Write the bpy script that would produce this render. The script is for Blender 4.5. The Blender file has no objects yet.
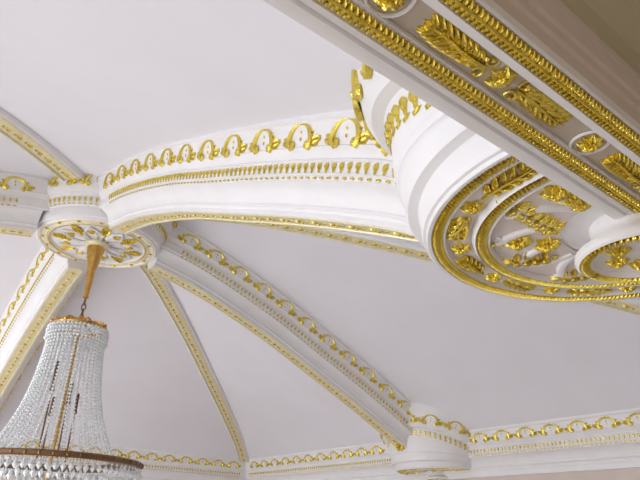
import bpy, math, random
from mathutils import Matrix, Vector
random.seed(7)
PI = math.pi
EYE = 1.6                       # camera height; heights below are written relative to the eye
HX, HY = 1.42, 5.1              # axis of the dome
S = 4.25                        # cornice crest line distance from the axis
SC = bpy.context.scene
COL = SC.collection

# ------------------------------------------------------------------ camera
cam_d = bpy.data.cameras.new('camera'); cam = bpy.data.objects.new('camera', cam_d); COL.objects.link(cam)
cam_d.sensor_width = 36.0; cam_d.lens = 591.83 / 640 * 36; cam_d.clip_start = 0.02
cam.matrix_world = Matrix(((0.7786546, -0.29480312, -0.55388458, 0.0),
                           (-0.6270287, -0.33314618, -0.7041652, 0.0),
                           (0.02306557, 0.895603, -0.44425583, EYE),
                           (0, 0, 0, 1)))
SC.camera = cam

# ------------------------------------------------------------------ world, lights, exposure
w = bpy.data.worlds.new('sky'); SC.world = w; w.use_nodes = True
w.node_tree.nodes['Background'].inputs[0].default_value = (0.80, 0.88, 1.0, 1)
w.node_tree.nodes['Background'].inputs[1].default_value = 1.0
def area(name, loc, rot, sx, sy, power, col):
    d = bpy.data.lights.new(name, 'AREA'); d.shape = 'RECTANGLE'; d.size = sx; d.size_y = sy
    d.energy = power; d.color = col
    o = bpy.data.objects.new(name, d); COL.objects.link(o); o.location = loc; o.rotation_euler = rot
    return o
WIN_Y = (2.3, 5.1, 7.6)
for wy in WIN_Y:                # daylight through the three windows of the left wall
    area('window_daylight', (-3.0, wy, 1.3), (0, -PI/2+math.radians(52), 0), 1.9, 1.5, 44 if wy < 3 else 84, (0.92, 0.96, 1.0))
area('near_room_warm_fill', (-2.95, -1.6, 1.25), (0, -PI/2+0.3, 0), 1.9, 1.5, 17, (1.0, 0.80, 0.60))  # added unseen warm fill in the near room, browns the faces turned this way
SC.view_settings.view_transform = 'Standard'; SC.view_settings.look = 'None'
SC.view_settings.gamma = 1.0; SC.view_settings.use_curve_mapping = False
SC.view_settings.exposure = 0.76

# ------------------------------------------------------------------ materials
def mat(name, col, rough=0.6, metal=0.0, var=0.04, nscale=6.0, bump=0.05, bscale=60.0, **kw):
    m = bpy.data.materials.new(name); m.use_nodes = True
    nt = m.node_tree; b = nt.nodes['Principled BSDF']
    b.inputs['Roughness'].default_value = rough; b.inputs['Metallic'].default_value = metal
    for k, v in kw.items(): b.inputs[k.replace('_', ' ')].default_value = v
    tc = nt.nodes.new('ShaderNodeTexCoord')
    n = nt.nodes.new('ShaderNodeTexNoise'); n.inputs['Scale'].default_value = nscale; n.inputs['Detail'].default_value = 3
    nt.links.new(tc.outputs['Object'], n.inputs['Vector'])
    r = nt.nodes.new('ShaderNodeValToRGB')
    r.color_ramp.elements[0].position = 0.3; r.color_ramp.elements[1].position = 0.7
    r.color_ramp.elements[0].color = tuple(max(0, c*(1-var)) for c in col) + (1,)
    r.color_ramp.elements[1].color = tuple(min(1, c*(1+var)) for c in col) + (1,)
    nt.links.new(n.outputs['Fac'], r.inputs['Fac']); nt.links.new(r.outputs['Color'], b.inputs['Base Color'])
    if bump:
        n2 = nt.nodes.new('ShaderNodeTexNoise'); n2.inputs['Scale'].default_value = bscale
        nt.links.new(tc.outputs['Object'], n2.inputs['Vector'])
        bp = nt.nodes.new('ShaderNodeBump'); bp.inputs['Strength'].default_value = bump; bp.inputs['Distance'].default_value = 0.01
        nt.links.new(n2.outputs['Fac'], bp.inputs['Height']); nt.links.new(bp.outputs['Normal'], b.inputs['Normal'])
    return m
M_PLAS = mat('white_plaster', (0.855, 0.84, 0.85), 0.5, var=0.02)
M_PANEL = mat('lilac_white_paint', (0.84, 0.825, 0.885), 0.7, var=0.015, nscale=2.0)
M_GOLD = mat('gold_leaf', (0.76, 0.61, 0.12), 0.26, 1.0, var=0.12, nscale=40, bump=0.25, bscale=180)
M_PALE = mat('pale_gilding', (0.86, 0.79, 0.52), 0.38, 0.4, var=0.08, nscale=30, bump=0.2, bscale=90)
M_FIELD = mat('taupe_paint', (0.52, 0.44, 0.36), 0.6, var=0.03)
M_BLUSH = mat('blush_paint', (0.76, 0.69, 0.66), 0.6, var=0.03)
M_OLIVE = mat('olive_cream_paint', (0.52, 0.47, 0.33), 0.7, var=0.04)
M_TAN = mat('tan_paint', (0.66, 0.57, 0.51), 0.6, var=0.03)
M_FLOOR = mat('warm_floor', (0.74, 0.69, 0.65), 0.5, var=0.12, nscale=1.5)
M_BRASS = mat('aged_brass', (0.60, 0.36, 0.10), 0.32, 1.0, var=0.15, nscale=25, bump=0.2)
M_DARK = mat('dark_bronze', (0.20, 0.11, 0.05), 0.4, 0.7, var=0.2, nscale=30)
M_CRYS = mat('cut_crystal', (0.93, 0.97, 1.0), 0.05, 0.0, var=0.02, bump=0, Transmission_Weight=0.12, Coat_Weight=1.0, IOR=1.55)
M_FRAME = mat('white_window_paint', (0.8, 0.79, 0.77), 0.4)

# ------------------------------------------------------------------ mesh helpers
class MB:
    def __init__(s): s.v = []; s.f = []
    def add(s, vs, fs, M=None):
        o = len(s.v)
        s.v += [tuple(M @ Vector(p)) for p in vs] if M is not None else [tuple(p) for p in vs]
        s.f += [tuple(i + o for i in f) for f in fs]
    def grid(s, rows, close_u=False, close_v=False, M=None):
        n = len(rows); m = len(rows[0]); vs = [p for r in rows for p in r]; fs = []
        for i in range(n if close_u else n-1):
            for j in range(m if close_v else m-1):
                a, b = i*m+j, i*m+(j+1) % m; i2 = (i+1) % n
                fs.append((a, b, i2*m+(j+1) % m, i2*m+j))
        s.add(vs, fs, M)
    def box(s, x0, x1, y0, y1, z0, z1):
        vs = [(x, y, z) for x in (x0, x1) for y in (y0, y1) for z in (z0, z1)]
        s.add(vs, [(0, 1, 3, 2), (4, 6, 7, 5), (0, 4, 5, 1), (2, 3, 7, 6), (0, 2, 6, 4), (1, 5, 7, 3)])
    def tube(s, path, rad, n=6, closed=False, M=None, flat=1.0):
        P = [Vector(p) for p in path]; k = len(P); rows = []
        up = Vector((0, 0, 1))
        for i, p in enumerate(P):
            if closed: t = P[(i+1) % k] - P[i-1]
            else: t = P[min(i+1, k-1)] - P[max(i-1, 0)]
            t.normalize()
            u = up if abs(t.dot(up)) < 0.95 else Vector((1, 0, 0))
            a = t.cross(u).normalized(); b = a.cross(t).normalized()
            r = rad[i] if isinstance(rad, (list, tuple)) else rad
            rows.append([p + a*r*math.cos(q) + b*r*flat*math.sin(q) for q in [2*PI*j/n for j in range(n)]])
        s.grid(rows, close_u=closed, close_v=True, M=M)
        if not closed:
            o = len(s.v); s.f.append(tuple(range(o-n, o))); s.f.append(tuple(reversed(range(o-n*k, o-n*k+n))))
    def ell(s, c, r, M=None, nu=6, nv=4, rot=0.0):
        """ellipsoid, radii r=(x,y,z), turned by rot about z"""
        vs = []; fs = []; cr, sr = math.cos(rot), math.sin(rot)
        def P(x, y, z): return (c[0]+x*cr-y*sr, c[1]+x*sr+y*cr, c[2]+z)
        vs.append(P(0, 0, r[2]))
        for i in range(1, nv):
            th = PI*i/nv
            for j in range(nu):
                ph = 2*PI*j/nu
                vs.append(P(r[0]*math.sin(th)*math.cos(ph), r[1]*math.sin(th)*math.sin(ph), r[2]*math.cos(th)))
        vs.append(P(0, 0, -r[2])); last = len(vs)-1
        for j in range(nu):
            j2 = (j+1) % nu
            fs.append((0, 1+j, 1+j2))
            for i in range(nv-2): fs.append((1+i*nu+j, 1+(i+1)*nu+j, 1+(i+1)*nu+j2, 1+i*nu+j2))
            fs.append((1+(nv-2)*nu+j, last, 1+(nv-2)*nu+j2))
        s.add(vs, fs, M)
    def leaf(s, x, y, ang, L, W, H, M=None, bend=0.0, z=0.0):
        """domed pointed lobe lying on z, rising +z, creased along its midrib"""
        n = 6; rows = []
        for i in range(n+1):
            t = i/n; wd = W*0.5*math.sin(PI*min(1, t**0.75))+0.0006; h = H*math.sin(PI*(0.12+0.88*t)) + 0.0008
            a = ang + bend*t; px = x + L*t*math.cos(ang + bend*t*0.5); py = y + L*t*math.sin(ang + bend*t*0.5)
            nx, ny = -math.sin(a), math.cos(a)
            rows.append([(px+nx*wd*k, py+ny*wd*k, z+h*hh) for k, hh in ((-1, -0.3), (-0.55, 0.85), (0, 0.6), (0.55, 0.85), (1, -0.3))])
        s.grid(rows, M=M)
    def lathe(s, prof, n=48, a0=0.0, a1=2*PI, M=None):
        full = abs(a1-a0-2*PI) < 1e-6; rows = []
        for i in range(n if full else n+1):
            a = a0+(a1-a0)*i/n
            rows.append([(r*math.cos(a), r*math.sin(a), z) for r, z in prof])
        s.grid(rows, close_u=full, M=M)
    def build(s, name, m, parent=None, M=None, smooth=True, angle=38):
        me = bpy.data.meshes.new(name); me.from_pydata(s.v, [], s.f); me.update()
        if smooth:
            me.polygons.foreach_set('use_smooth', [True]*len(me.polygons))
            try: me.set_sharp_from_angle(angle=math.radians(angle))
            except Exception: pass
        me.materials.append(m)
        return place(me, name, parent, M)
def place(me, name, parent=None, M=None):
    o = bpy.data.objects.new(name, me); COL.objects.link(o)
    if parent is not None: o.parent = parent
    if M is not None: o.matrix_local = M
    return o
def clean_normals(o):
    import bmesh
    bm = bmesh.new(); bm.from_mesh(o.data); bmesh.ops.recalc_face_normals(bm, faces=bm.faces); bm.to_mesh(o.data); bm.free()
def thing(name, label, cat, loc=(0, 0, 0), rz=0.0, group=None):
    o = bpy.data.objects.new(name, None); COL.objects.link(o); o.location = loc; o.rotation_euler = (0, 0, rz)
    o.empty_display_size = 0.2; o['label'] = label; o['category'] = cat
    if group: o['group'] = group
    return o
def copy_tree(o, parent=None):
    c = o.copy(); COL.objects.link(c); c.parent = parent
    for ch in [x for x in COL.objects if x.parent == o]: copy_tree(ch, c)
    return c
def struct(name, mb, m, **k):
    o = mb.build(name, m, smooth=k.get('smooth', False)); o['kind'] = 'structure'; return o
def frame(o, x, y, z):          # matrix with columns x,y,z and origin o
    x, y, z = Vector(x).normalized(), Vector(y).normalized(), Vector(z).normalized()
    return Matrix(((x[0], y[0], z[0], o[0]), (x[1], y[1], z[1], o[1]), (x[2], y[2], z[2], o[2]), (0, 0, 0, 1)))
def onface(o, along, out):      # local x along, z out of the surface, y = z cross x
    along = Vector(along).normalized(); out = Vector(out).normalized()
    out = (out - along*out.dot(along)).normalized()
    return frame(o, along, out.cross(along), out)

# ------------------------------------------------------------------ vault height curve
ZK = [(0, 2.74), (0.5, 2.68), (1.0, 2.575), (1.5, 2.415), (2.0, 2.225), (2.5, 2.005), (3.0, 1.785), (3.5, 1.55), (3.9, 1.34), (4.25, 1.09), (4.6, 0.84)]
def zp(d):
    d = min(max(d, 0), 4.6)
    for i in range(len(ZK)-1):
        if d <= ZK[i+1][0]: break
    x0, y0 = ZK[i]; x1, y1 = ZK[i+1]
    def sl(k):
        if k <= 0: return 0.0
        if k >= len(ZK)-1: return (ZK[-1][1]-ZK[-2][1])/(ZK[-1][0]-ZK[-2][0])
        return (ZK[k+1][1]-ZK[k-1][1])/(ZK[k+1][0]-ZK[k-1][0])
    h = x1-x0; t = (d-x0)/h
    return (2*t**3-3*t**2+1)*y0+(t**3-2*t**2+t)*h*sl(i)+(-2*t**3+3*t**2)*y1+(t**3-t**2)*h*sl(i+1)
def slope(d): return (zp(d+0.01)-zp(d-0.01))/0.02

# ================================================================== SETTING
FAR = 4.0                       # crest distance of the far (+y) cornice, the room is a little shorter that way
WB = 0.20                       # wall face lies this far behind the crest line
def box_obj(name, *b, m=M_PLAS):
    mb = MB(); mb.box(*b); return struct(name, mb, m)
xl, xr, yf, yn = HX-S-WB, HX+S+WB, HY+FAR+WB, 0.53
ZT = EYE+0.66                   # walls stand to the cornice foot
box_obj('floor', xl-0.3, xr+0.3, -3.3, yf+0.3, -0.1, 0.0, m=M_FLOOR)
box_obj('wall_far', xl-0.15, xr+0.15, yf, yf+0.15, 0, ZT+0.7, m=M_TAN)
box_obj('wall_right', xr, xr+0.15, -3.2, yf, 0, ZT+0.7, m=M_TAN)
box_obj('wall_back', xl-0.15, xr+0.15, -3.3, -3.15, 0, EYE+1.1, m=M_TAN)
mb = MB()
ys = [-3.15]
for wy in (-1.6,)+WIN_Y: ys += [wy-0.75, wy+0.75]
ys += [yf]
for i in range(0, len(ys), 2): mb.box(xl-0.15, xl, ys[i], ys[i+1], 0, ZT+0.7)
for wy in (-1.6,)+WIN_Y:
    mb.box(xl-0.15, xl, wy-0.75, wy+0.75, 0, 0.25); mb.box(xl-0.15, xl, wy-0.75, wy+0.75, 2.15, ZT+0.7)
struct('wall_left', mb, M_PLAS)
for k, wy in enumerate((-1.6,)+WIN_Y):
    mb = MB()
    for y0 in (-0.75, -0.02, 0.71): mb.box(xl-0.11, xl-0.05, wy+y0, wy+y0+0.04, 0.25, 2.15)
    for z0 in (0.25, 1.5, 2.11): mb.box(xl-0.10, xl-0.06, wy-0.71, wy+0.71, z0, z0+0.04)
    struct('window_%d' % (k+1), mb, M_FRAME)
# near side: piers left and right of the wide opening, wall above it
box_obj('wall_near_left', xl, HX-3.3, 0.33, 0.53, 0, EYE+0.70)
box_obj('wall_near_right', HX+3.3, xr, 0.33, 0.53, 0, EYE+0.70)
box_obj('wall_above_opening', xl, xr, 0.36, 0.53, EYE+0.74, EYE+1.5)
# vaulted ceiling of the hall: four curved faces
mb = MB(); N = 44
for k in range(4):
    c, s_ = [(1, 0), (0, 1), (-1, 0), (0, -1)][k]
    rows = []
    for i in range(N+1):
        d = 4.32*i/N; row = []
        for j in range(13):
            e = d*(-1+2*j/12)
            x, y = d*c - e*s_, d*s_ + e*c
            if y > 0: y *= FAR/S
            row.append((HX+x, HY+y, EYE+zp(d)))
        rows.append(row)
    mb.grid(rows)
o = struct('ceiling', mb, M_PANEL, smooth=True)
# lower ceiling of the room the photograph is taken from
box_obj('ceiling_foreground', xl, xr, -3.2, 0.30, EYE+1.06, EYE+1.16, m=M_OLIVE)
# moulded side of the beam on this side of the opening
prof = [(.340, .695), (.338, .712), (.336, .74), (.330, .745), (.330, .765), (.324, .77), (.322, .795), (.330, .80), (.332, .825), (.328, .83), (.328, .85)]
mb = MB(); mb.grid([[(x, y, EYE+z) for y, z in prof] for x in (xl, xr)])
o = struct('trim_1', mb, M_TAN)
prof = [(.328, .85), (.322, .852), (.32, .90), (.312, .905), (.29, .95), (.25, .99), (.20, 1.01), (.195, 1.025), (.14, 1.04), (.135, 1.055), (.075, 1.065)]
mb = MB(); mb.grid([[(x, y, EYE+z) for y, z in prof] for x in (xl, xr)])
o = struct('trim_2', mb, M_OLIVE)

# ================================================================== ORNAMENT MESHES (local: x along, y up, z out)
def mesh_of(mb, name, m):
    o = mb.build(name, m); me = o.data; bpy.data.objects.remove(o); return me
def scroll_mb():
    mb = MB()
    def curl(sg):               # one half of the arched scroll, ending in an inward curl
        p = []
        for i in range(10):
            a = PI/2 - (i/9)*1.95
            p.append((sg*0.086*math.cos(a), 0.014+(0.080 if a > 0 else 0.035)*math.sin(a), 0.006))
        cx, cy = p[-1][0]-sg*0.016, p[-1][1]+0.006
        for i in range(1, 7):
            a = -0.6 - i*0.75; r = 0.018*(1-i/9)
            p.append((cx+sg*r*math.cos(a), cy+r*math.sin(a), 0.006))
        n = len(p); mb.tube(p, [0.0112*(0.7+0.6*math.sin(PI*i/(n-1))) for i in range(n)], 5)
    curl(-1); curl(1)
    mb.leaf(0, 0.078, PI/2, 0.036, 0.034, 0.012); mb.leaf(0.012, 0.082, 0.5, 0.04, 0.020, 0.01); mb.leaf(-0.012, 0.082, PI-0.5, 0.04, 0.020, 0.01)
    mb.leaf(0, 0.070, -PI/2, 0.026, 0.018, 0.010)
    for sx in (-1, 1):
        mb.leaf(sx*0.088, 0.010, PI/2-sx*0.80, 0.066, 0.030, 0.014, bend=-sx*0.7)
        mb.leaf(sx*0.090, 0.0, PI/2-sx*1.40, 0.064, 0.027, 0.014, bend=sx*0.5)
        mb.leaf(sx*0.076, 0.045, PI/2-sx*0.9, 0.042, 0.022, 0.010)
    mb.ell((0.146, 0.028, 0.004), (0.010, 0.014, 0.008)); mb.ell((0, 0.03, 0.003), (0.006, 0.010, 0.006))
    return mb
ME_SCROLL = mesh_of(scroll_mb(), 'crest_scroll', M_GOLD)
def rosette_mb(R, H, n=8, inner=True):
    mb = MB()
    for k in range(n): mb.leaf(R*0.12*math.cos(2*PI*k/n), R*0.12*math.sin(2*PI*k/n), 2*PI*k/n, R*0.88, R*0.62, H*0.7)
    if inner:
        for k in range(5):
            a = 2*PI*k/5+0.3; mb.leaf(0, 0, a, R*0.55, R*0.45, H*0.7, z=H*0.3)
    mb.ell((0, 0, H*0.6), (R*0.24, R*0.24, H*0.55), nu=8)
    return mb
def acanthus_mb(L, W, H, pairs=6):
    """one feathery leaf from the origin along +x"""
    mb = MB()
    mb.tube([(L*t, 0.02*L*math.sin(t*6), H*0.9) for t in [i/8 for i in range(9)]], [H*0.55*(1-0.7*i/8) for i in range(9)], 5)
    for k in range(pairs):
        t = 0.10+0.72*k/(pairs-1); sz = math.sin(PI*(0.14+0.72*t))**0.8
        for sg in (-1, 1):
            mb.leaf(L*t, 0, sg*(1.15-0.45*t), W*0.60*sz, W*0.22, H*(0.7+0.5*(k % 2)), bend=-sg*0.5)
            mb.leaf(L*(t+0.03), sg*W*0.13*sz, sg*(0.45), W*0.45*sz, W*0.20, H*1.3, bend=sg*0.4)
    mb.leaf(L*0.80, 0, 0, L*0.22, W*0.22, H)
    return mb

# ================================================================== RIB, CORNICE AND DRUM PROFILE
# (half width, drop below the vault) from the vault face down to the soffit
ME_FIN = mesh_of(rosette_mb(0.062, 0.05, 7), 'finial', M_GOLD)
mb = MB()
for q in range(4): mb.leaf(0, 0, q*PI/2+PI/4, 0.026, 0.016, 0.008)
mb.ell((0.06, 0, 0), (0.03, 0.008, 0.006)); ME_STUD = mesh_of(mb, 'stud', M_GOLD)
mb = MB(); mb.leaf(-.03, 0, 0, 0.06, 0.035, 0.012); mb.ell((0.05, 0, 0.002), (0.012, 0.012, 0.009)); ME_STUDG = mesh_of(mb, 'stud', M_GOLD)
RP = [(.262, -.03), (.262, .025), (.250, .032), (.246, .045), (.222, .165), (.226, .172), (.214, .182), (.196, .205), (.190, .215), (.196, .219),
      (.196, .226), (.188, .230), (.183, .278), (.187, .282), (.187, .290), (.178, .294), (.172, .308), (.174, .312), (.166, .318),
      (.148, .325), (.124, .345), (.104, .375), (.094, .405), (.098, .409), (.098, .420), (.088, .424), (.080, .436), (.082, .440), (.082, .462)]
RP = [(u, wd if wd < 0.03 else wd-0.034*min(1, (wd-0.03)/0.1)) for u, wd in RP]
RLEN0, RLEN1 = 0.54, 4.02
LOC_RIB = (RLEN1, 0.0, zp(RLEN1)-0.43)
def rib_pt(d, u, wd): return (d-LOC_RIB[0], u, zp(d)-wd-LOC_RIB[2])
def make_rib(label):
    root = thing('vault_rib', label, 'ceiling rib', group='deep ribs of the vault')
    mb = MB(); st = [RLEN0+(RLEN1-RLEN0)*i/48 for i in range(49)]
    full = RP + [(-u, wd) for u, wd in reversed(RP)]
    mb.grid([[rib_pt(d if d > RLEN0 else (0.48 if wd < 0.27 else RLEN0), u, wd) for u, wd in full] for d in st])
    for e in (0, -1): mb.add([rib_pt(st[e], u, wd) for u, wd in full], [tuple(range(len(full)))])
    mb.build('rib_body', M_PLAS, root, angle=30)
    # gilded soffit with studs
    mb = MB(); mb.grid([[rib_pt(d, u, wd) for u, wd in ((.074, .422), (.072, .434), (.056, .436), (.052, .429), (-.052, .429), (-.056, .436), (-.072, .434), (-.074, .422))] for d in st])
    so = mb.build('soffit_band', M_PALE, root, angle=30)
    d = RLEN0+0.10
    while d < RLEN1-0.05:
        place(ME_STUD, 'stud', so, onface(rib_pt(d, 0, .429), (1, 0, slope(d)), (slope(d), 0, -1)))
        d += 0.125
    for sg in (1, -1):
        # tear-shaped drops and a dash line
        mb = MB(); d = RLEN0+0.22
        while d < RLEN1-0.03:
            c = rib_pt(d, sg*.188, .220); M = onface(c, (1, 0, slope(d)), (0, sg, 0))
            mb.ell((0, 0.004, 0.002), (0.011, 0.017, 0.011), M=M); mb.ell((0, -0.014, 0.0), (0.005, 0.012, 0.006), M=M, nu=5)
            c = rib_pt(d, sg*.178, .267); M = onface(c, (1, 0, slope(d)), (0, sg, -.3))
            mb.ell((0, 0, 0), (0.017, 0.006, 0.006), M=M, nu=5)
            d += 0.046
        mb.build('bead_row', M_GOLD, root)['kind'] = 'stuff'
        d = RLEN0+0.26
        while d < RLEN1-0.08:
            c = rib_pt(d, sg*.2235, .130)
            t = Vector((1, 0, slope(d))); n = Vector((0, sg, -0.19))
            x = t.normalized(); z = (n - x*n.dot(x)).normalized(); y = z.cross(x)
            if y.z < 0: x = -x; y = z.cross(x)
            place(ME_SCROLL, 'crest_scroll', root, frame(c, x, y, z))
            d += 0.292
    return root
rib0 = make_rib('deep brownish shaded rib with gilt scrolls, descending to the small far boss')
RIBS = [(0, None),
        (PI/2, 'deep bright rib descending at the left edge behind the chandelier'),
        (PI, 'deep shaded rib running level from the left edge to the chandelier rosette'),
        (-PI/2, 'deep bright white rib across the upper middle ending at the big foreground boss')]
for a, lab in RIBS:
    r = rib0 if lab is None else copy_tree(rib0)
    if lab: r['label'] = lab
    r.location = (HX+LOC_RIB[0]*math.cos(a), HY+LOC_RIB[0]*math.sin(a), EYE+LOC_RIB[2]); r.rotation_euler = (0, 0, a)
    if a == PI/2: r.scale = (0.945, 1, 1); r.location.y = HY+LOC_RIB[0]*0.945

place(ME_FIN, 'finial', rib0, onface(rib_pt(3.86, 0, .432), (1, 0, slope(3.86)), (slope(3.86)-.5, 0, -1)))

# thin ribs on the groins
def make_groin(sx, sy, label):
    L = math.hypot(sx, sy)
    dx, dy = sx/L, sy/L; nx, ny = -dy, dx
    d1 = 4.22
    root = thing('groin_rib', label, 'ceiling rib', (HX+sx*d1, HY+sy*d1, EYE+zp(d1)), group='thin ribs on the vault corners')
    def pt(t, u, wd): return ((t-d1)*sx+nx*u, (t-d1)*sy+ny*u, zp(t)-wd-zp(d1))
    st = [0.40+(d1-0.40)*i/48 for i in range(49)]
    mb = MB(); P = [(.115, -.09), (.112, .0), (.104, .012), (.100, .05), (.090, .062), (.078, .066), (.072, .058)]
    P = P + [(-u, wd) for u, wd in reversed(P)]
    mb.grid([[pt(t, u, wd) for u, wd in P] for t in st]); mb.build('rib_body', M_PLAS, root, angle=30)
    mb = MB()
    for sg in (-1, 1): mb.grid([[pt(t, sg*u, wd) for u, wd in ((.080, .064), (.077, .074), (.066, .076), (.060, .06))] for t in st])
    mb.grid([[pt(t, u, .062) for u in (-.05, .05)] for t in st])
    mb.build('gilded_edge', M_PALE, root, angle=30)
    t = 0.5
    while t < d1:
        place(ME_STUDG, 'stud', root, onface(pt(t, 0, .064), (dx, dy, slope(t)/L), (0, 0, -1)))
        t += 0.092
for sx, sy, lab in ((1, FAR/S, 'thin gilded rib falling to the far corner just right of the chandelier'),
                    (1, -1, 'thin gilded rib passing behind the big foreground boss towards the right edge'),
                    (-1, -1, 'thin gilded rib at the upper left corner of the picture'),
                    (-1, FAR/S, 'thin gilded rib on the hidden corner left of the chandelier')):
    if (sx, sy) == (-1, FAR/S): continue
    make_groin(sx, sy, lab)

# cornices on the walls: same moulding, single sided
CP = [(S+(0.262-u), wd) for u, wd in RP]
def make_cornice(k, label):
    # local frame: x outwards from the dome axis, y along the wall
    D = S if k != 1 else FAR
    ang = k*PI/2; root = thing('wall_cornice', label, 'cornice', (HX+D*math.cos(ang), HY+D*math.sin(ang), EYE+0.70), ang)
    zt = zp(S)
    prof = [(o-S, zt-wd) for o, wd in CP] + [(0.185, zt-.43), (0.188, zt-.48), (0.20, zt-.485), (0.24, zt-.485)]
    def ends(off):              # wall runs between the neighbouring cornices, mitred
        a = (S if k != 0 else S)+off; b = a
        if k == 0: return (-(S+off), FAR+off)
        if k == 1: return (-(S+off), S+off)
        return (-(S+off), S+off)
    mb = MB()
    rows = []
    for j in (0, 1): rows.append([(off, ends(off)[j], z-0.70) for off, z in prof])
    mb.grid(rows); mb.build('cornice_body', M_PLAS, root, angle=30)
    lo, hi = ends(0)
    mb = MB(); y = lo+0.05
    while y < hi-0.03:
        if abs(y) > 0.62:
            M = onface((.262-.188, y, zt-.220-0.70), (0, 1, 0), (-1, 0, 0))
            mb.ell((0, 0, 0.002), (0.011, 0.016, 0.011), M=M); mb.ell((0, 0.016, 0.0), (0.005, 0.012, 0.006), M=M, nu=5)
            M = onface((.262-.178, y, zt-.267-0.70), (0, 1, 0), (-1, 0, -.2)); mb.ell((0, 0, 0), (0.017, 0.006, 0.006), M=M, nu=5)
        y += 0.046
    mb.build('bead_row', M_GOLD, root)['kind'] = 'stuff'
    y = 0.83
    while y < hi-0.1:
        for sg in (1, -1):
            if lo+0.1 < sg*y < hi-0.1:
                place(ME_SCROLL, 'crest_scroll', root, frame((.040, sg*y, zt-.126-0.70), (0, -1, 0), (-.24, 0, 1), (-1, 0, -.24)) @ Matrix.Diagonal((1, .88, 1, 1)))
        y += 0.292
make_cornice(0, 'gilded scroll cornice along the right hand wall, on both sides of the small far boss')
make_cornice(1, 'shaded cream cornice on the far wall behind the chandelier, low scroll crest')

# ================================================================== DRUMS: hub and wall bosses
def rope(mb, R, z, a0, a1, pitch, ln, wd, slant=0.6, ht=0.007, M=None):
    n = max(8, int(R*(a1-a0)/pitch))
    for i in range(n+1):
        a = a0+(a1-a0)*i/n
        mb.ell((R*math.cos(a), R*math.sin(a), z), (ln, wd, ht), rot=a+slant, nu=6, nv=4, M=M)
def side_ornament(root, R_b, z_b, R_c, z_c, a0, a1, n_scroll, pitch=0.046, R_d=None, skip=None, lf=0.0, k=1.0):
    L_ = lambda a: lf*max(0.0, math.cos(a))
    mb = MB(); n = int(R_b*(a1-a0)/pitch)
    for i in range(n+1):
        a = a0+(a1-a0)*i/n; c, s_ = math.cos(a), math.sin(a)
        M = onface((R_b*c, R_b*s_, z_b+L_(a)), (-s_, c, 0), (c, s_, 0))
        mb.ell((0, 0, 0.004), (0.012*k, 0.017*k, 0.012*k), M=M); mb.ell((0, -0.018*k, 0.0), (0.006*k, 0.014*k, 0.007*k), M=M, nu=5)
        M = onface((R_d*c, R_d*s_, z_b-0.042+L_(a)), (-s_, c, 0), (c, s_, -.3)); mb.ell((0, 0, 0), (0.018*k, 0.006*k, 0.006*k), M=M, nu=5)
    mb.build('bead_row', M_GOLD, root)['kind'] = 'stuff'
    for i in range(n_scroll):
        a = a0+(a1-a0)*(i+0.5)/n_scroll; c, s_ = math.cos(a), math.sin(a)
        if skip and skip(a): continue
        place(ME_SCROLL, 'crest_scroll', root, onface((R_c*c, R_c*s_, z_c+L_(a)), (-s_, c, -lf*math.sin(a)/R_c if abs(a) < PI/2 else 0), (c, s_, -0.16)))
ME_BUD = mesh_of(rosette_mb(0.030, 0.020, 6), 'bud', M_GOLD)
ME_ROSE = mesh_of(rosette_mb(0.042, 0.028, 7), 'rose', M_GOLD)
ME_LEAFS = mesh_of(acanthus_mb(0.115, 0.072, 0.011, 5), 'leaf_spray', M_GOLD)
ME_LEAFL = mesh_of(acanthus_mb(0.18, 0.085, 0.012, 6), 'leaf_spray', M_GOLD)
def garland_mb(L, n=6):
    mb = MB()
    for k in range(n):
        x = L*k/(n-1)
        mb.leaf(x, 0.004, 1.15, 0.042, 0.022, 0.018, bend=0.5); mb.leaf(x, -0.004, -1.15+0.9*0, 0.038, 0.022, 0.018, bend=0.6)
        mb.ell((x, 0, 0.014), (0.009, 0.009, 0.010))
    mb.leaf(-0.004, 0, PI, 0.045, 0.022, 0.014)
    mb.ell((-0.058, 0, 0.006), (0.009, 0.007, 0.008)); mb.ell((L+0.03, 0, 0.006), (0.010, 0.008, 0.008))
    return mb
ME_GARL = mesh_of(garland_mb(0.15), 'garland', M_GOLD)
ME_GARS = mesh_of(garland_mb(0.075, 4), 'garland', M_GOLD)
def lift(r, z, a): return 0.25*max(0.0, math.cos(a))*min(1.0, max(0.0, (z-0.08)/0.10))
mb = MB()
for q in range(3): mb.ell((0.012+0.021*q, 0.002*(q % 2), 0.006), (0.0095-0.0018*q, 0.0085-0.0015*q, 0.009-0.0015*q))
ME_TAIL = mesh_of(mb, 'berry_tail', M_GOLD)
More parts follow.
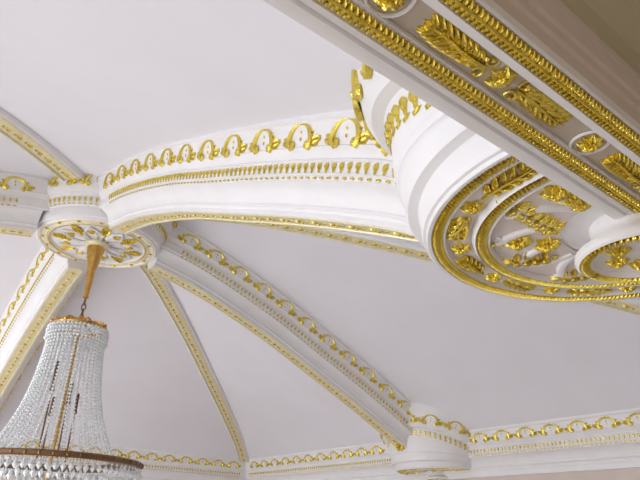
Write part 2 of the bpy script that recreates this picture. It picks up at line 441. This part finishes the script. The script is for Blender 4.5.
def make_boss(label):
    # local: +x towards the dome axis, z up, origin on the wall at soffit height
    root = thing('wall_boss', label, 'ceiling boss', group='round bosses where the deep ribs end')
    A0, A1 = -PI/2-0.03, PI/2+0.03
    prof = [(0.02, .004), (0.35, .006), (0.352, 0), (0.357, -.012), (0.362, -.002), (0.388, -.002), (0.393, -.012), (0.400, 0), (0.402, .008), (0.462, .008), (0.466, 0),
            (0.470, -.008), (0.476, -.002), (0.502, -.002), (0.506, -.010), (0.515, -.010), (0.518, .0), (0.526, .002), (0.529, .012),
            (0.531, .058), (0.536, .066), (0.562, .070), (0.568, .078), (0.576, .18), (0.582, .186), (0.588, .188), (0.589, .20),
            (0.596, .206), (0.602, .262), (0.612, .268), (0.618, .278), (0.654, .286), (0.664, .30), (0.670, .32), (0.678, .33), (0.698, .42), (0.704, .432), (0.708, .46), (0.712, .56), (0.712, .64)]
    prof = [(r, z if z < 0.18 else 0.10+(z-0.18)*0.85) for r, z in prof]
    mb = MB(); mb.grid([[(r*math.cos(a), r*math.sin(a), z+lift(r, z, a)) for r, z in prof] for a in [A0+(A1-A0)*i/96 for i in range(97)]])
    mb.build('boss_body', M_PLAS, root, angle=30)
    # painted fields of the soffit, set a hair below the body
    mb = MB(); mb.lathe([(0.403, .006), (0.461, .006)], 96, A0, A1); mb.build('soffit_field', M_BLUSH, root)
    mb = MB(); mb.lathe([(0.178, .002), (0.349, .004)], 64, A0, A1); mb.build('soffit_field', M_BLUSH, root)
    # hanging centre disc with its own rope rim
    mb = MB(); mb.lathe([(0.0, -.068), (0.10, -.072), (0.112, -.078), (0.118, -.090), (0.124, -.086), (0.144, -.086), (0.149, -.092), (0.155, -.087), (0.158, -.078),
                         (0.156, -.068), (0.140, -.062), (0.115, -.050), (0.108, -.03), (0.112, .0), (0.112, .01)], 64)
    mb.build('centre_disc', M_PLAS, root, angle=30)
    mb = MB(); rope(mb, 0.134, -.087, 0, 2*PI, 0.0135, 0.016, 0.0062, ht=0.012); mb.build('rope_ring', M_GOLD, root)['kind'] = 'stuff'
    for R, z in ((0.375, -.003), (0.489, -.003)):
        mb = MB(); rope(mb, R, z-.002, A0, A1, 0.0118, 0.0160, 0.0043, slant=0.5, ht=0.011)
        mb.tube([((R-.004)*math.cos(A0+(A1-A0)*i/64), (R-.004)*math.sin(A0+(A1-A0)*i/64), z) for i in range(65)], 0.0045, 5, flat=0.8)
        mb.build('rope_ring', M_GOLD, root)['kind'] = 'stuff'
    def down(r, deg, yaw, z=0.004):        # z out = down; yaw measured from the tangent
        a = math.radians(deg); c, s_ = math.cos(a), math.sin(a); b = a+PI/2+yaw
        return onface((r*c, r*s_, z), (math.cos(b), math.sin(b), 0), (0, 0, -1))
    # deg: 0 faces the dome axis, positive = anticlockwise seen from above
    for dg in (-1, 61, -61, 30.5, -30.5):
        place(ME_BUD, 'bud', root, down(0.433, dg, 0))
    for dg, yw in ((7, 0), (-7, PI), (37, 0), (-37, PI), (55, PI), (-55, 0)):
        place(ME_LEAFS, 'leaf_spray', root, down(0.433, dg, yw))
    for dg, yw in ((68, 0), (-68, PI)):
        place(ME_LEAFL, 'leaf_spray', root, down(0.433, dg, yw+(0.18 if yw == 0 else -0.18)))
    for sg in (1, -1):
        place(ME_ROSE, 'rose', root, down(0.30, sg*83, 0)); place(ME_BUD, 'bud', root, down(0.205, sg*80, 0)); place(ME_BUD, 'bud', root, down(0.245, sg*81, .5))
    place(ME_ROSE, 'rose', root, down(0.285, 31, 0)); place(ME_ROSE, 'rose', root, down(0.218, 21, .4)); place(ME_ROSE, 'rose', root, down(0.26, -62, .4))
    def gar(me, r0, d0, r1, d1):
        a = down(r0, d0, 0); b = down(r1, d1, 0)
        place(me, 'garland', root, onface(a.translation, b.translation-a.translation, (0, 0, -1)))
    gar(ME_GARL, 0.338, 64, 0.17, 30); gar(ME_GARS, 0.325, 8, 0.235, -2); gar(ME_GARS, 0.335, -28, 0.29, -44)
    gar(ME_TAIL, 0.315, 31.5, 0.36, 31.5)
    for dg in (0, 45, -45):
        place(ME_BUD, 'bud', root, down(0.066, dg*1.3, 0, -.072))
    # swelling white relief between the gilded pieces
    mb = MB()
    for dg in (-78, -45, -12, 18, 48, 74):
        a = math.radians(dg)
        for side in (-1, 1):    # a pair of rolled edges that open like a shell
            pth = []
            for i in range(11):
                t = i/10; r = 0.195+0.14*t; aa = a+side*(0.04+0.26*t*t)
                pth.append((r*math.cos(aa), r*math.sin(aa), 0.003))
            e = pth[-1]
            for i in range(1, 6):
                q = i*0.7; r = 0.02*(1-i/8); aa = a+side*0.30
                pth.append((e[0]-math.cos(aa)*r*math.sin(q)*0.8+math.sin(aa)*side*0.02*(1-math.cos(q))*0.8, e[1]-math.sin(aa)*r*math.sin(q)*0.8-math.cos(aa)*side*0.02*(1-math.cos(q))*0.8, 0.003))
            n = len(pth); mb.tube(pth, [0.005+0.009*math.sin(PI*(0.1+0.85*i/(n-1))) for i in range(n)], 8, flat=0.8)
    mb.build('white_relief', M_PLAS, root)
    side_ornament(root, 0.600, .148, 0.683, .243, A0, A1, 8, pitch=0.056, R_d=0.599, lf=0.25, k=1.3)
    return root
boss0 = make_boss('large round boss in the foreground with gilded rope rings, leaves and roses on its underside')
boss0.location = (HX, 0.53, EYE+0.703); boss0.rotation_euler = (0, 0, PI/2)
finial = None
b2 = copy_tree(boss0); b2['label'] = 'small far boss at the lower right where a shaded rib meets the cornice'
b2.location = (HX+4.48, HY-0.05, EYE+0.703); b2.rotation_euler = (0, 0, PI)
# ------------------------------------------------------------------ hub rosette
hub = thing('ceiling_rosette', 'round gilded plaster rosette from which the crystal chandelier hangs', 'ceiling rosette', (HX+0.02, HY+0.03, EYE+2.33))
prof = [(0.0, .01), (0.40, .012), (0.41, .0), (0.42, -.006), (0.43, .002), (0.50, .0), (0.512, -.008), (0.524, -.002), (0.53, .012), (0.545, .016), (0.552, .03), (0.556, .10),
        (0.562, .106), (0.570, .108), (0.573, .12), (0.580, .126), (0.586, .18), (0.592, .186), (0.596, .196), (0.62, .204), (0.628, .216), (0.634, .236), (0.640, .245), (0.660, .365), (0.668, .38), (0.676, .42), (0.6, .45)]
mb = MB(); mb.lathe(prof, 96); mb.build('rosette_body', M_PLAS, hub, angle=30)
mb = MB(); mb.lathe([(0.432, .002), (0.44, -.006), (0.452, -.004), (0.458, .001), (0.485, .001), (0.49, -.006), (0.50, -.008), (0.506, -.004)], 72); rim = mb.build('gilded_rim', M_PALE, hub)
mb = MB(); rope(mb, 0.421, -.006, 0, 2*PI, 0.016, 0.008, 0.005); mb.build('bead_ring', M_GOLD, hub)['kind'] = 'stuff'
me = mesh_of(rosette_mb(0.020, 0.014, 5, False), 'stud', M_GOLD)
for k in range(16):
    a = 2*PI*k/16+0.1; place(me, 'stud', rim, onface((0.471*math.cos(a), 0.471*math.sin(a), 0.0), (-math.sin(a), math.cos(a), 0), (0, 0, -1)))
mb = MB()                       # white lobed petal with rolled edges
for sg in (-1, 1):
    mb.tube([(0.10+0.26*t, sg*0.075*math.sin(PI*min(1, 0.15+0.85*t)), 0.01) for t in [i/10 for i in range(11)]], 0.009, 6)
mb.leaf(0.11, 0, 0, 0.26, 0.10, 0.018)
ME_PET = mesh_of(mb, 'petal', M_PLAS)
mb = acanthus_mb(0.10, 0.10, 0.016, 4); mb.add(*(lambda q: (q.v, q.f))(rosette_mb(0.03, 0.03, 6)))
ME_TUFT = mesh_of(mb, 'gilded_tuft', M_GOLD)
mb = MB()
for q in (-.5, 0, .5): mb.leaf(0, 0, q, 0.075, 0.028, 0.012)
ME_GTIP = mesh_of(mb, 'gilded_tip', M_GOLD)
for k in range(8):
    a = 2*PI*k/8+0.25
    place(ME_PET, 'petal', hub, onface((0, 0, .01), (math.cos(a), math.sin(a), 0), (0, 0, -1)))
    a += PI/8
    place(ME_TUFT, 'gilded_tuft', hub, onface((0.25*math.cos(a), 0.25*math.sin(a), .005), (math.cos(a), math.sin(a), 0), (0, 0, -1)))
    place(ME_BUD, 'bud', hub, onface((0.37*math.cos(a), 0.37*math.sin(a), .004), (math.cos(a), math.sin(a), 0), (0, 0, -1)))
    b = a+PI/8; place(ME_GTIP, 'gilded_tip', hub, onface((0.24*math.cos(b), 0.24*math.sin(b), -.004), (math.cos(b), math.sin(b), 0), (0, 0, -1)))
side_ornament(hub, 0.584, .158, 0.645, .265, 0, 2*PI, 14, R_d=0.573, skip=lambda a: abs(((a+PI/4) % (PI/2))-PI/4) < 0.42)

# ================================================================== FOREGROUND BEAM
bm_ = thing('soffit_beam', 'broad foreground beam across the upper right with gilded rope borders and leaf panels', 'beam', (HX, 0.42, EYE+0.688))
X0, X1 = xl+0.02-HX, xr-0.02-HX
YC = 0.42
ys_ = [(.338, .03), (.338, .004), (.342, .0), (.346, .004), (.374, .004), (.376, -.003), (.390, -.003), (.392, .012), (.453, .012), (.454, .003), (.489, .003), (.491, -.003),
       (.501, -.005), (.504, .003), (.508, .004), (.511, -.004), (.522, -.006), (.535, -.005), (.539, .002), (.540, .05)]
mb = MB(); mb.grid([[(x, y-YC, z) for y, z in ys_] for x in (X0, X1)]); mb.build('beam_body', M_PLAS, bm_, angle=25)
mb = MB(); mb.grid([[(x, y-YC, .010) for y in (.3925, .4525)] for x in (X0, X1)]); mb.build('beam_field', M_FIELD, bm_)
for yc in (.360, .474):
    mb = MB(); x = -1.5
    mb.tube([(-1.5, yc-YC, -.001), (1.5, yc-YC, -.001)], 0.0036, 8)
    mb.grid([[(x_, yc-YC+dy, z) for dy, z in ((-.013, .004), (-.012, .001), (.010, .001), (.011, .004))] for x_ in (-1.5, 1.5)])
    while x < 1.5:
        mb.ell((x, yc-YC+.0095, .0), (0.0040, 0.0055, 0.006), rot=-0.3)
        mb.leaf(x, yc-YC-.002, -PI/2-0.55, 0.0165, 0.0105, 0.006, M=Matrix.Scale(-1, 4, (0, 0, 1)))
        x += 0.0118
    mb.build('rope_border', M_GOLD, bm_)['kind'] = 'stuff'
mb = acanthus_mb(0.148, 0.066, 0.008, 8); mb.leaf(0.01, 0, 0, 0.12, 0.030, 0.005)
for q in (-1, 1):
    mb.tube([(0.004+0.011*math.cos(t), q*(0.017-0.011*math.sin(t)), 0.004) for t in [i*0.6 for i in range(8)]], [0.0042*(1-i/12) for i in range(8)], 5)
    mb.ell((0.006, q*0.019, 0.005), (0.005, 0.005, 0.006))
ME_BL = mesh_of(mb, 'leaf_spray', M_GOLD)
mb = rosette_mb(0.027, 0.022, 8); ME_BR = mesh_of(mb, 'rosette', M_GOLD)
mb = MB()
for sg in (-1, 1):
    for q in range(3): mb.leaf(0.004*sg, 0.0, PI/2+sg*(PI/2)+(q-1)*0.9, 0.031, 0.024, 0.015)
mb.ell((0, 0, 0.012), (0.010, 0.012, 0.010)); ME_BC = mesh_of(mb, 'blossom', M_GOLD)
mb = MB(); mb.lathe([(.033, .0), (.035, .004), (.038, .004), (.040, 0)], 28); ME_RIM = mesh_of(mb, 'rosette_frame', M_PLAS)
D_ = lambda x, yaw: onface((x-HX, 0.0, .009), (math.cos(yaw), math.sin(yaw), 0), (0, 0, -1))
for k in range(-1, 4):
    xr_ = 0.448+0.547*k
    place(ME_BR, 'rosette', bm_, D_(xr_, 0)); place(ME_RIM, 'rosette_frame', bm_, D_(xr_, 0))
    xc = xr_+0.262
    place(ME_BC, 'blossom', bm_, D_(xc, 0))
    place(ME_BL, 'leaf_spray', bm_, D_(xc-0.042, PI)); place(ME_BL, 'leaf_spray', bm_, D_(xc+0.042, 0))

# ================================================================== CHANDELIER
ch = thing('chandelier', 'crystal chandelier of bead strands with gilded crown and hoop hanging from the ceiling rosette', 'chandelier', (HX, HY, EYE+0.05))
Z = lambda z: z-0.05
mb = MB(); mb.lathe([(0, Z(2.335)), (.095, Z(2.335)), (.105, Z(2.31)), (.095, Z(2.285)), (.075, Z(2.28))], 32); mb.build('canopy', M_PALE, ch)
mb = MB(); mb.lathe([(.078, Z(2.285)), (.072, Z(2.24)), (.052, Z(2.14)), (.034, Z(2.06)), (.030, Z(1.95)), (.020, Z(1.82)), (.026, Z(1.80)), (.0, Z(1.79))], 24); mb.build('stem_cup', M_BRASS, ch)
for k in range(4):
    zc = 1.765-0.05*k; pth = []
    for i in range(12):
        a = 2*PI*i/12; x, z = 0.017*math.cos(a), 0.034*math.sin(a)
        pth.append((x, 0, Z(zc)+z) if k % 2 else (0, x, Z(zc)+z))
    mb = MB(); mb.tube(pth, 0.0055, 6, closed=True); mb.build('chain_link', M_DARK, ch)
# crown: ring, ribs arching to the centre
CZ = 1.52
mb = MB(); mb.lathe([(.208, Z(CZ)), (.215, Z(CZ-.012)), (.226, Z(CZ-.01)), (.232, Z(CZ+.006)), (.226, Z(CZ+.02)), (.213, Z(CZ+.018)), (.208, Z(CZ))], 40)
for k in range(8):
    a = 2*PI*k/8; c, s_ = math.cos(a), math.sin(a)
    mb.tube([(r*c, r*s_, Z(CZ)+h) for r, h in ((.222, .01), (.20, .045), (.15, .055), (.10, .06), (.04, .075), (0.01, .09))], [.010, .012, .010, .009, .009, .012], 6)
    mb.ell((.228*c, .228*s_, Z(CZ+.02)), (.020, .020, .018))
mb.lathe([(0, Z(CZ+.12)), (.02, Z(CZ+.11)), (.03, Z(CZ+.09)), (.05, Z(CZ+.075)), (.03, Z(CZ+.05)), (0, Z(CZ+.04))], 16)
mb.build('crown', M_BRASS, ch)
mb = MB(); mb.lathe([(.012, Z(CZ+.05)), (.012, Z(.30))], 8)
for i in range(26): mb.ell((0, 0, Z(CZ-.02-.036*i)), (.020, .020, .014), nu=8)
mb.build('centre_stem', M_BRASS, ch)
# candle tubes rising inside
for k, (r, a, h) in enumerate(((.15, -2.6, .80), (.10, -1.5, .62), (.13, 0.4, .55), (.14, 1.9, .50))):
    x, y = r*math.cos(a), r*math.sin(a)
    mb = MB(); mb.tube([(x, y, Z(.46)), (x, y, Z(.55+h*.55))], .007, 6); mb.lathe([(.0, Z(.55+h*.5)), (.02, Z(.55+h*.52)), (.018, Z(.55+h*.55)), (.013, Z(.55+h*.56)), (.013, Z(.55+h*.8)), (0, Z(.55+h*.82))], 10, M=Matrix.Translation((x, y, 0)))
    mb.build('candle_tube', M_DARK, ch)
def bead(mb, p, r, h, n=6):
    x, y, z = p; vs = [(x, y, z+h)] + [(x+r*math.cos(2*PI*j/n), y+r*math.sin(2*PI*j/n), z) for j in range(n)] + [(x, y, z-h)]
    mb.add(vs, [(0, 1+j, 1+(j+1) % n) for j in range(n)] + [(n+1, 1+(j+1) % n, 1+j) for j in range(n)])
mb = MB(); N = 36
for i in range(N+1):
    t = i/N; r = .218+.05*t+.21*t**3; z = CZ-.02-(CZ-.02-.465)*t
    bead(mb, (r, 0, Z(z)), .0142, .0150)
ME_STR = mesh_of(mb, 'bead_strand', M_CRYS)
for p in ME_STR.polygons: p.use_smooth = False
NS = 40
for k in range(NS): place(ME_STR, 'bead_strand', ch, Matrix.Rotation(2*PI*k/NS, 4, 'Z'))
# short fringe on the crown
mb = MB()
for k in range(48):
    a = 2*PI*k/48
    for i in range(4): bead(mb, ((.240+.004*(i % 2))*math.cos(a), (.240+.004*(i % 2))*math.sin(a), Z(CZ-.02-.032*i)), .0135, .018)
mb.build('crown_fringe', M_CRYS, ch, smooth=False)['kind'] = 'stuff'
mb = MB(); mb.lathe([(.44, Z(.465)), (.46, Z(.45)), (.645, Z(.435)), (.66, Z(.428)), (.68, Z(.428)), (.690, Z(.438)), (.690, Z(.460)), (.677, Z(.470)), (.66, Z(.47)), (.645, Z(.46)), (.46, Z(.47)), (.44, Z(.465))], 72)
for k in range(48):
    a = 2*PI*k/48; mb.ell((.688*math.cos(a), .688*math.sin(a), Z(.449)), (.012, .012, .016))
mb.build('hoop', M_DARK, ch)
# hanging drops
mb = MB(); bead(mb, (0, 0, -.012), .011, .012); bead(mb, (0, 0, -.052), .022, .030, 8)
ME_DROP = mesh_of(mb, 'crystal_drop', M_CRYS)
for p in ME_DROP.polygons: p.use_smooth = False
for k in range(84):
    a = 2*PI*k/84; place(ME_DROP, 'crystal_drop', ch, Matrix.Translation((.677*math.cos(a), .677*math.sin(a), Z(.422))) @ Matrix.Rotation(a+random.uniform(-.3, .3), 4, 'Z'))
mb = MB()
for q in range(7):
    R_ = .665-.011*q*q; zz = .39-.062*q
    for k in range(int(84*R_/0.665)):
        a = 2*PI*(k+random.random()*.3)/int(84*R_/0.665)
        bead(mb, (R_*math.cos(a), R_*math.sin(a), Z(zz-.03*random.random())), .020, .034, 6)
mb.build('crystal_basket', M_CRYS, ch, smooth=False)['kind'] = 'stuff'
